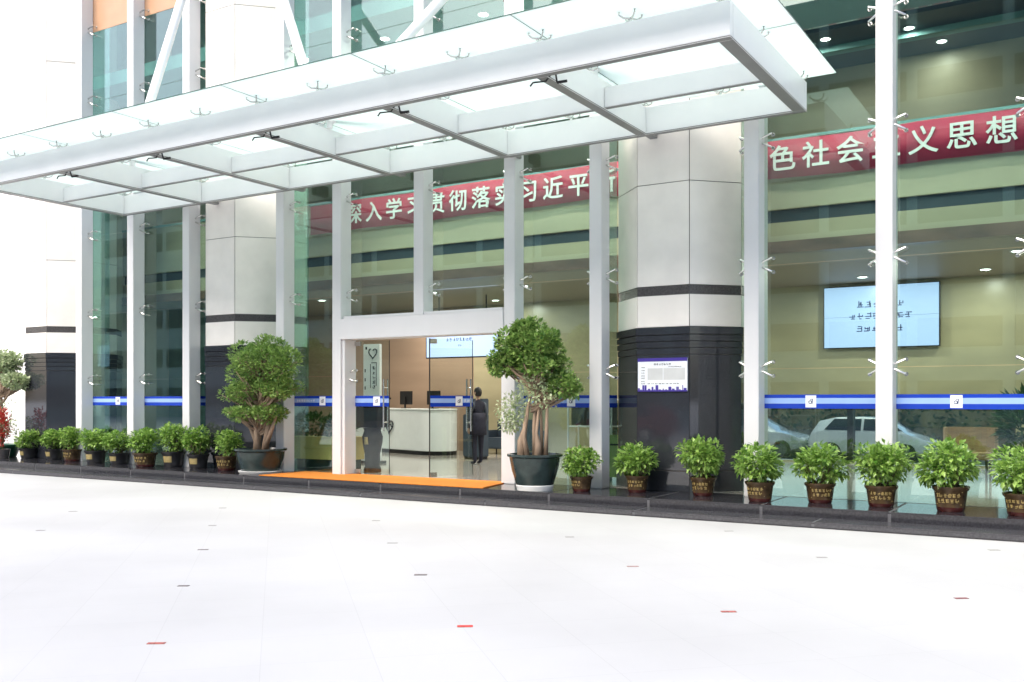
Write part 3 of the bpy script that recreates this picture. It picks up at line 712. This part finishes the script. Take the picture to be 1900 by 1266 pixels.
# ------------------------------------------------------------------ potted plants
def shrub_proto(seed, pot='brown', n=520, size=.095, r=(.35,.35,.26), zc=.50):
    rn = random.Random(seed)
    t = bpy.data.objects.new('potted_shrub', None); COL.objects.link(t); t.empty_display_size = .2
    m = MB(); m.lathe([(0,0),(.145,0),(.155,.02),(.160,.05)]+[(.160,.0501),(.182,.22),(.205,.245),(.21,.275),(.195,.28),(.188,.25),(0,.25)], n=32)
    m.mi = [(1 if max(m.v[i][2] for i in f) < .0505 else 0) for f in m.f]
    p = m.build('pot', ['pot_brown' if pot == 'brown' else 'pot_black', 'pot_base' if pot == 'brown' else 'pot_black'], t, smooth='auto')
    m = MB(); m.lathe([(0,.262),(.187,.262)], n=24); m.build('soil', 'soil', t, fixn=False)
    # raised gold writing bent round the pot, or a gold label
    m = MB()
    if pot == 'brown':
        marks(m, 6, .045, -.15, 0, .185, seed+1, th=.004); marks(m, 5, .05, -.14, 0, .125, seed+2, th=.004); m.box(-.16,.16,-.003,0,.078,.086); m.box(-.16,.16,-.003,0,.215,.223)
    else:
        k = 8
        for i in range(k): m.box(-.085+.17*i/k, -.085+.17*(i+1)/k, -.003, 0, .09, .20)
    for i, q in enumerate(m.v):
        x, y, z = q; rad = .160+(.182-.160)*(z-.05)/.17+.0015-y; a = x/.175
        m.v[i] = (rad*math.sin(a), -rad*math.cos(a), z)
    m.build('pot_writing' if pot == 'brown' else 'pot_label', 'gold' if pot == 'brown' else 'gold_label', p)
    m = MB()
    for i in range(9):
        a = rn.uniform(0,6.28); e = rn.uniform(.08,.24)
        m.tube([(.03*math.cos(a),.03*math.sin(a),.25),(e*.6*math.cos(a),e*.6*math.sin(a),.36),(e*math.cos(a),e*math.sin(a),.52)], [.011,.009,.006], 6)
    m.build('stem', 'stem', t)
    m = MB(); bl = [((0,0,zc),(r[0]*.86,r[1]*.86,r[2]*.86),1.6)]
    for i in range(9):
        a = i*.7+rn.uniform(-.3,.3); k = rn.uniform(.35,.7)
        bl.append(((r[0]*k*math.cos(a), r[1]*k*math.sin(a), zc+rn.uniform(-.08,.14)), (r[0]*.4,r[1]*.4,r[2]*.42), .35))
    leaves(m, n, bl, size, rn, aspect=.56, shell=.45, up=.18, jitter=.8, droop=.25)
    m.build('foliage', 'leaf_shrub', t, fixn=False, tone=True)
    return t
def turn(t, u):
    for ch in [x for x in COL.objects if x.parent == t]:
        if ch.name.startswith(('foliage','stem')): ch.rotation_euler = (R(u.uniform(-5,5)), R(u.uniform(-5,5)), u.uniform(0,6.28)); ch.scale = (1,1,u.uniform(.94,1.04))
protoR = [shrub_proto(11+i, 'brown', 1250, .085, (.36,.36,.33), .545) for i in range(3)]
protoL = [shrub_proto(31+i, 'brown' if i == 2 else 'black', 1050, .078, (.28,.28,.29), .53) for i in range(3)]
rightp = [(-6.78,13.2),(-5.98,13.48),(-4.95,13.52),(-4.0,13.16),(-3.25,13.42),(-2.45,13.36),(-1.6,13.26),(-.80,13.18)]
RL = ['smaller rounder shrub in a dark brown pot beside the big topiary','shrub in a brown pot before the violet headed notice','shrub in a gilded brown pot under the right half of the dark column base','shrub in a red footed brown pot before the fin beside the column',
      'shrub in a brown pot before the middle of the first right hand pane','shrub in a red footed pot just before the tall fin by the video wall','largest shrub in a brown pot, first one past the tall fin','shrub cut off by the picture edge at the row end']
used = set()
for i, ((x, y), lb) in enumerate(zip(rightp, RL)):
    p = protoR[i % 3]
    t = p if (i % 3) not in used else copy_tree(p); used.add(i % 3)
    t.location = (x,y,PZ+.001); t.rotation_euler = (0,0,R((37*i)%50-25)); k = (.86,.92,.98,1.0,.98,1.02,1.08,1.02)[i]; u = random.Random(70+i); t.scale = (k*u.uniform(.95,1.04),k,k*u.uniform(.92,1.06)); turn(t, u)
    tag(t, lb, 'shrub', 'potted shrubs along the right of the step')
leftp = [(-21.9,13.75),(-20.95,13.8),(-20.0,13.62),(-19.0,13.5),(-18.2,13.5),(-17.05,13.28),(-16.5,13.55),(-15.75,13.55),(-14.75,13.4)]
LL = ['black potted shrub closest to the green tub','black potted shrub, second from the green tub','shrub in a brown glazed pot below the first fin past the end column','black potted shrub with square gold label, fourth from the green tub','dark potted shrub before the middle glass strip of the far bay',
      'shrub in a brown gilded pot before the second far pane','wide low shrub in a dark pot before the grey fin by the middle column','black potted shrub under the middle column base','dense shrub in a gilded brown pot touching the big topiary bowl']
used = set()
for i, ((x, y), lb) in enumerate(zip(leftp, LL)):
    p = protoL[i % 3]
    t = p if (i % 3) not in used else copy_tree(p); used.add(i % 3)
    t.location = (x,y,PZ+.001); t.rotation_euler = (0,0,R((53*i)%50-5)); k = (.98,1,1,1.03,.98,1.08,1.1,1.0,1.0)[i]; u = random.Random(90+i); t.scale = (k*1.12*u.uniform(.92,1.05),k*1.12,k*u.uniform(.88,1.08)); turn(t, u)
    tag(t, lb, 'shrub', 'potted shrubs along the left of the step')

def topiary(name, label, loc, pot_prof, blobs, trunks, nleaf, size, leafm, potm, saucer=None, seed=1, extra=None):
    t = thing(name, label, 'topiary', loc)
    z0 = 0
    if saucer:
        m = MB(); m.lathe([(0,0),(saucer[0]*.92,0),(saucer[0],saucer[1]*.9),(saucer[0]*.97,saucer[1]),(0,saucer[1])], n=32); m.build('saucer', 'saucer', t, smooth='auto'); z0 = saucer[1]
    m = MB(); m.lathe([(r,z+z0) for r,z in pot_prof], n=40); m.build('pot', potm, t, smooth='auto')
    top = max(z for r,z in pot_prof)+z0; rin = pot_prof[-1][0]
    m = MB(); m.lathe([(0,top-.05),(max(r for r,z in pot_prof)-.05,top-.05)], n=28); m.build('soil', 'soil', t, fixn=False)
    rn = random.Random(seed)
    for pts, ra in trunks:
        m = MB(); m.tube(pts, ra, 10); m.build('trunk', 'bark', t, smooth=True)
    m = MB()
    for c, r, wt in blobs:                      # twigs carrying each clump
        for i in range(5):
            a = Vector((rn.uniform(-.06,.06), rn.uniform(-.06,.06), c[2]-r[2]-.22)); b = Vector(c)+Vector((rn.uniform(-.6,.6)*r[0], rn.uniform(-.6,.6)*r[1], rn.uniform(-.3,.3)*r[2]))
            m.tube([a, a.lerp(b,.5)+Vector((0,0,-.04)), b], [.018,.013,.007], 6)
    m.build('branch', 'bark', t, smooth=True)
    m = MB(); leaves(m, nleaf, blobs, size, rn, aspect=.74, shell=.74, up=.45, jitter=.75)
    m.build('foliage', leafm, t, fixn=False, tone=True)
    if extra:
        m = MB(); leaves(m, extra[0], extra[1], size*.8, rn, aspect=.6, shell=.1, up=.1, jitter=1)
        m.build('sparse_foliage', 'leaf_pale_glare', t, fixn=False, tone=True)
    return t
def clumps(base, n, seed, k=.42):
    """break big clumps into many smaller uneven ones"""
    rn = random.Random(seed); out = []
    for c, r, wt in base:
        out.append((c, (r[0]*.8,r[1]*.8,r[2]*.75), wt))
        for i in range(n):
            d = Vector((rn.gauss(0,1), rn.gauss(0,1), rn.gauss(0,.8)+.15)).normalized()
            s = rn.uniform(.75,1.2)*k
            out.append(((c[0]+d.x*r[0]*.72, c[1]+d.y*r[1]*.72, c[2]+d.z*r[2]*.72), (r[0]*s,r[1]*s,min(r[2]*s*1.05, r[0]*s)), wt*.16))
    return out
BOWL = [(0,0),(.36,0),(.37,.03),(.44,.22),(.46,.36),(.50,.385),(.50,.42),(.455,.42),(.44,.38)]
topiary('cloud_topiary', 'broad cloud pruned topiary tree in a dark green bowl before the middle column', (-13.72,13.30,PZ+.001), BOWL,
        clumps([((.09,0,2.06),(.72,.60,.50),3.4),((-.40,0,1.55),(.48,.42,.25),1.1),((.42,.05,1.62),(.42,.42,.22),.9),((-.32,-.05,1.12),(.48,.42,.17),1.0),((.24,.05,1.14),(.42,.38,.17),.8)], 12, 3),
        [([(-.1,0,.40),(-.06,0,.75),(.12,0,1.2),(.10,0,2.0)], [.075,.07,.055,.03]), ([(.08,.03,.40),(.16,.03,.8),(.22,0,1.3),(.2,0,1.9)], [.07,.06,.05,.025]),
         ([(-.08,0,.55),(-.22,0,.80),(-.42,0,1.05)], [.055,.045,.02]), ([(.0,-.06,.45),(-.04,-.08,.8),(-.10,-.05,1.3)], [.05,.04,.025]), ([(.14,0,.5),(.30,0,.85),(.42,0,1.1)], [.05,.04,.02])],
        13500, .066, 'leaf_topiary', 'pot_green', (.42,.05), 21)
POT2 = [(0,0),(.29,0),(.30,.03),(.36,.22),(.40,.42),(.435,.44),(.435,.475),(.395,.475),(.385,.44)]
topiary('round_headed_topiary', 'tall bare stemmed topiary tree in a dark pot on white saucer by the doors', (-7.50,13.02,PZ+.001), POT2,
        clumps([((-.10,0,2.20),(.50,.46,.38),3),((-.56,0,1.95),(.34,.3,.20),1.0),((.16,0,1.93),(.38,.32,.24),.9),((.46,.05,1.60),(.26,.24,.20),.7)], 11, 5),
        [([(-.23,0,.45),(-.24,0,.75),(-.18,0,.95),(-.19,0,1.08)], [.085,.07,.04,.012]), ([(.0,0,.45),(-.02,.02,1.0),(.03,0,1.6),(-.06,0,2.2)], [.042,.035,.028,.02]),
         ([(.19,0,.45),(.21,0,1.0),(.22,0,1.5),(.35,.02,1.65)], [.04,.028,.02,.014]), ([(-.09,-.06,.45),(-.17,-.05,.85),(-.08,0,1.5),(-.32,0,2.0)], [.045,.035,.025,.02]), ([(.09,-.08,.45),(.11,-.09,.72),(.06,-.06,.88),(.10,0,1.5)], [.058,.05,.025,.018]),
         ([(.1,.06,.45),(.08,.05,1.2),(.05,0,2.0)], [.026,.022,.018])],
        9000, .080, 'leaf_topiary', 'pot_green', (.30,.085), 22, extra=(1300, [((.08,0,1.55),(.40,.3,.32),1.3),((-.40,0,1.25),(.28,.25,.26),.8),((-.45,0,1.02),(.18,.18,.14),.4)]))
POT3 = [(0,0),(.34,0),(.36,.03),(.44,.25),(.47,.27),(.47,.31),(.43,.31),(.42,.28)]
topiary('pale_topiary', 'cloud topiary, overexposure paled into its leaves, in a bright green tub at the far end', (-23.05,13.75,PZ+.001), POT3,
        clumps([((.0,0,2.32),(.55,.45,.26),1.6),((.62,0,1.85),(.36,.32,.22),.9),((-.35,0,1.6),(.4,.35,.2),.6)], 9, 8),
        [([(0,0,.25),(.05,0,1.0),(0,0,1.6),(.02,0,2.2)], [.05,.04,.035,.02]), ([(.05,0,1.3),(.35,0,1.55),(.6,0,1.7)], [.03,.025,.015])],
        4200, .085, 'leaf_pale_glare', 'pot_bright_green', None, 23, extra=(700, [((.35,-.1,.72),(.36,.3,.26),1),((.1,0,1.2),(.3,.25,.3),.3)]))
t = thing('red_flower_plant', 'red flowering plant in a small grey pot before the green tub', 'plant', (-22.42,13.42,PZ+.001))
m = MB(); m.lathe([(0,0),(.13,0),(.17,.22),(.15,.22),(.14,.2),(0,.2)]); m.build('pot', 'granite_band', t, smooth='auto')
m = MB(); leaves(m, 500, [((0,0,.75),(.17,.17,.48),1)], .08, random.Random(6), shell=.2, up=.5); m.build('blossom', 'flower_red', t, fixn=False, tone=True)
m = MB()
for i in range(6): m.tube([(0,0,.18),(.08*math.cos(i),.08*math.sin(i),.9)], .008, 6)
m.build('stem', 'stem', t)

# ------------------------------------------------------------------ person in the lobby
def person(loc, rz):
    root = thing('person', 'person in dark clothes and grey jacket standing in the lobby by the counter', 'person', loc, rz)
    V = []; E = []; RA = []
    def ch(pts, parent=None):
        prev = parent
        for p, r in pts:
            V.append(p); RA.append(r); i = len(V)-1
            if prev is not None: E.append((prev, i))
            prev = i
        return prev
    ch([((0,0,.92),.135)])                                   # pelvis = root
    chest = ch([((0,.0,1.05),.125),((0,-.01,1.22),.150),((0,0,1.34),.135)], 0)
    ch([((0,.0,1.43),.062),((0,-.01,1.50),.055)], chest)
    for s in (-1,1):
        ch([((.085*s,0,.86),.098),((.095*s,-.02,.50),.066),((.10*s,.03*s,.10),.042),((.10*s,-.02+.03*s,.045),.038),((.11*s,-.15+.03*s,.03),.030)], 0)
        sh = ch([((.17*s,0,1.345),.062),((.225*s,.02,1.10),.046),((.215*s,-.05,.87),.034),((.21*s,-.075,.80),.026)], chest)
        for k in range(4):
            fx = .21*s+(k-1.5)*.014*s*0+ (k-1.5)*.004*s; fy = -.075+(k-1.5)*.021; L = (.075,.088,.082,.065)[k]
            ch([((fx,fy,.765),.010),((fx-.006*s,fy-.006,.765-L*.55),.0085),((fx-.018*s,fy-.008,.765-L),.0075)], sh)
        ch([((.20*s,-.115,.785),.0105),((.19*s,-.135,.75),.009),((.185*s,-.14,.725),.008)], sh)
    me = bpy.data.meshes.new('body'); me.from_pydata(V, E, [])
    ob = bpy.data.objects.new('body', me); COL.objects.link(ob)
    ob.modifiers.new('skin', 'SKIN'); sb = ob.modifiers.new('sub', 'SUBSURF'); sb.levels = 2; sb.render_levels = 2
    for i, r in enumerate(RA):
        me.skin_vertices[0].data[i].radius = (r, r*.78 if i in (1,2,3,0) else r)
    me.skin_vertices[0].data[0].use_root = True
    dg = bpy.context.evaluated_depsgraph_get(); bme = bpy.data.meshes.new_from_object(ob.evaluated_get(dg))
    bpy.data.objects.remove(ob)
    bm = bmesh.new(); bm.from_mesh(bme)
    hd = bmesh.ops.create_uvsphere(bm, u_segments=24, v_segments=16, radius=1)['verts']
    for q in hd:
        x, y, z = q.co
        yy = y*.098; xx = x*.077*(1-.18*max(0,-z)); zz = z*.118
        if y < -.75 and abs(x) < .28: 
            if -.25 < z < .05: yy -= .018*(1-abs(x)/.28)
            if .05 < z < .3: yy += .006
        q.co = (xx, yy-.015, 1.615+zz)
    for s in (-1,1):
        e = bmesh.ops.create_uvsphere(bm, u_segments=10, v_segments=6, radius=1)['verts']
        for q in e: q.co = (q.co.x*.012+.078*s, q.co.y*.022, 1.605+q.co.z*.032)
        e = bmesh.ops.create_uvsphere(bm, u_segments=10, v_segments=6, radius=1)['verts']
        for q in e: q.co = (q.co.x*.013+.030*s, q.co.y*.009-.104, 1.625+q.co.z*.008)
    e = bmesh.ops.create_uvsphere(bm, u_segments=10, v_segments=6, radius=1)['verts']
    for q in e: q.co = (q.co.x*.026, q.co.y*.008-.104, 1.556+q.co.z*.008)
    bm.to_mesh(bme); bm.free()
    for k in ('skin','dark_cloth','grey_cloth'): bme.materials.append(M[k])
    for p in bme.polygons:
        c = p.center; p.use_smooth = True
        if c.z > 1.455 or (c.z < .815 and abs(c.x) > .165): p.material_index = 0
        elif c.z > .90 and abs(c.x) > .135: p.material_index = 2
        else: p.material_index = 1
    bme.name = 'body'; o = bpy.data.objects.new('body', bme); COL.objects.link(o); o.parent = root
    # hair cap
    m = MB(); n = 20
    for i in range(9):
        ph = math.pi*.74*i/8
        for k in range(n):
            a = 2*math.pi*k/n; ext = 1 if math.sin(a) > -.3 else .62
            p2 = ph*ext
            m.v.append((.085*math.sin(p2)*math.cos(a), .106*math.sin(p2)*math.sin(a)-.008, 1.618+.128*math.cos(p2)))
    for i in range(8):
        for k in range(n): m.f.append((i*n+k,i*n+(k+1)%n,(i+1)*n+(k+1)%n,(i+1)*n+k)); m.mi.append(0); m.attr.append(.5)
    h = m.build('hair', 'hair', root, smooth=True); md = h.modifiers.new('thick', 'SOLIDIFY'); md.thickness = .012
    # open jacket skirt
    m = MB(); n = 28
    for (z, rx, ry) in ((1.16,.19,.135),(1.0,.185,.14),(.86,.20,.155),(.66,.215,.165)):
        for k in range(n+1):
            a = R(-70)+R(320)*k/n; m.v.append((rx*math.cos(a), ry*math.sin(a), z))
    for i in range(3):
        for k in range(n): m.f.append((i*(n+1)+k,i*(n+1)+k+1,(i+1)*(n+1)+k+1,(i+1)*(n+1)+k)); m.mi.append(0); m.attr.append(.5)
    h = m.build('coat_tail', 'dark_cloth', root, smooth=True); md = h.modifiers.new('thick', 'SOLIDIFY'); md.thickness = .012
    return root
p = person((-11.5,17.5,PZ+.006), R(-112)); p.scale = (.96,.96,.96)

# ------------------------------------------------------------------ cars: the red one is mirrored, the others stand in for reflections
def car(label, loc, rz, paint, L=3.9, H=1.45, hatch=True):
    c = thing('parked_car', label, 'car', loc, rz, 'parked cars')
    h = L/2; W = .86
    top = H
    if hatch: st_ = [(-h,.42,.62,.62,.62,.70),(-h+.12,.28,.88,.92,.76,.72),(-h+.35,.22,.98,1.30,.83,.56),(-h+.9,.2,.98,top-.02,W,.60),(-.2,.2,.96,top,W,.62),(.45,.2,.94,top-.06,W,.60),(1.05,.2,.92,.96,W,.70),(h-.45,.2,.80,.84,.84,.72),(h-.1,.26,.66,.68,.74,.66),(h,.40,.55,.55,.58,.56)]
    else: st_ = [(-h,.42,.70,.70,.62,.62),(-h+.15,.26,.90,.92,.78,.70),(-h+.75,.22,.96,1.00,.84,.70),(-h+1.35,.2,.96,top-.05,W,.60),(-.1,.2,.95,top,W,.62),(.5,.2,.93,top-.06,W,.60),(1.2,.2,.90,.94,W,.70),(h-.45,.2,.78,.82,.84,.72),(h-.1,.26,.64,.66,.74,.66),(h,.40,.55,.55,.58,.56)]
    m = MB(); n = 10
    for x, zb, zm, zt, wm, wt in st_:
        m.v += [(x,-wm*.8,zb),(x,-wm,zb+.12),(x,-wm,zm-.06),(x,-wm*.97,zm),(x,-wt,zt-.03),(x,wt,zt-.03),(x,wm*.97,zm),(x,wm,zm-.06),(x,wm,zb+.12),(x,wm*.8,zb)]
    for i in range(len(st_)-1):
        for k in range(n): m.f.append((i*n+k,i*n+(k+1)%n,(i+1)*n+(k+1)%n,(i+1)*n+k)); m.mi.append(0); m.attr.append(.5)
    m.f += [tuple(range(n)), tuple(range((len(st_)-1)*n, len(st_)*n))]; m.mi += [0,0]; m.attr += [.5,.5]
    m.build('body', paint, c, smooth='auto', bevel=.01)
    xa = -h+(.55 if hatch else 1.1)
    for s in (-1,1):
        for x0, x1, x2, x3 in ((xa,-.22,xa+.28,-.22),(-.14,1.0,-.14,.5)):
            m = MB(); q = [(x0,.995*W*s*.97,1.0),(x1,.995*W*s*.97,.98),(x3,.655*s,top-.10),(x2,.655*s,top-.10)]
            q = [Vector(p) for p in q]; off = Vector((0,.012*s,.004))
            m.add([p+off for p in q]+[p-off*.2 for p in q], [(0,1,2,3),(7,6,5,4),(0,4,5,1),(1,5,6,2),(2,6,7,3),(3,7,4,0)]); m.build('side_window', 'car_glass', c)
        for x in (-h+.78, h-.80):
            wl = MB(); wl.tube([(x,(W-.20)*s,.31),(x,(W+.012)*s,.31)], .31, 24); t = wl.build('wheel', 'rubber', c, bevel=.02, smooth='auto')
            wl = MB(); wl.tube([(x,(W+.0125)*s,.31),(x,(W+.03)*s,.31)], .2, 18); wl.build('rim', 'chrome', t)
        m = MB(); m.box(h-.25,h-.06,.45*s-.14,.45*s+.14,.60,.70); m.build('headlight', 'lens', c, bevel=.02)
    return c
car('white hatchback standing in for a car reflection, on the added lower street', (-6.1,32,-.34), 0, 'car_white', 3.75, 1.44)
car('silver saloon standing in for a car reflection, half hidden on the added lower street', (-10.35,32.6,-.34), 0, 'car_silver', 4.4, 1.42, False)
t = thing('clipped_hedge', 'dark clipped hedge added as backdrop to the stand-in cars on the lower street', 'hedge', (-6,36,-.34))
m = MB(); leaves(m, 9000, [((-11+1.1*i,0,.9),(.95,.6,.95),1) for i in range(21)], .22, random.Random(12), aspect=.6); m.build('foliage', 'leaf_dark', t, fixn=False, tone=True)
m = MB(); m.box(-11.6,11.6,-.35,.35,0,1.75); m.build('twig_core', 'stem', t, bevel=.2)
car('dark red hatchback mirrored in the polished column base', (-15.3,-5.6,0), R(180), 'car_red', 3.9, 1.46)
# ------------------------------------------------------------------ buildings around
ob = thing('opposite_block', 'unseen teal grey office block with dark ribbon windows, added to shape the reflections in the glass', 'building', (-15,-32,0))
m = MB(); m.box(-70,60,-12,0,0,26); m.build('wall', 'far_veil_teal', ob)  # unseen block, height and tint set for what the glass mirrors
for z in (1.0,4.6,8.2,11.8,15.4,19,22.6):
    m = MB()
    for k in range(26): m.box(-69+5*k, -64.6+5*k, .002, .06, z, z+1.7)
    m.build('ribbon_window', 'far_window', ob)
ob = thing('white_annex', 'blinding white tiled annex wall beyond the end column', 'building', (-30,22,0))
m = MB(); m.box(-40,7.2,4,14,0,30); m.build('core', 'joint', ob)
m = MB()
for i in range(20):
    for k in range(14): m.box(-40+2.4*i+.014-.8, -40+2.4*(i+1)-.014-.8, 3.96, 3.999, 2.2*k+.014, 2.2*(k+1)-.014)
m.build('wall_panel', 'far_white', ob)
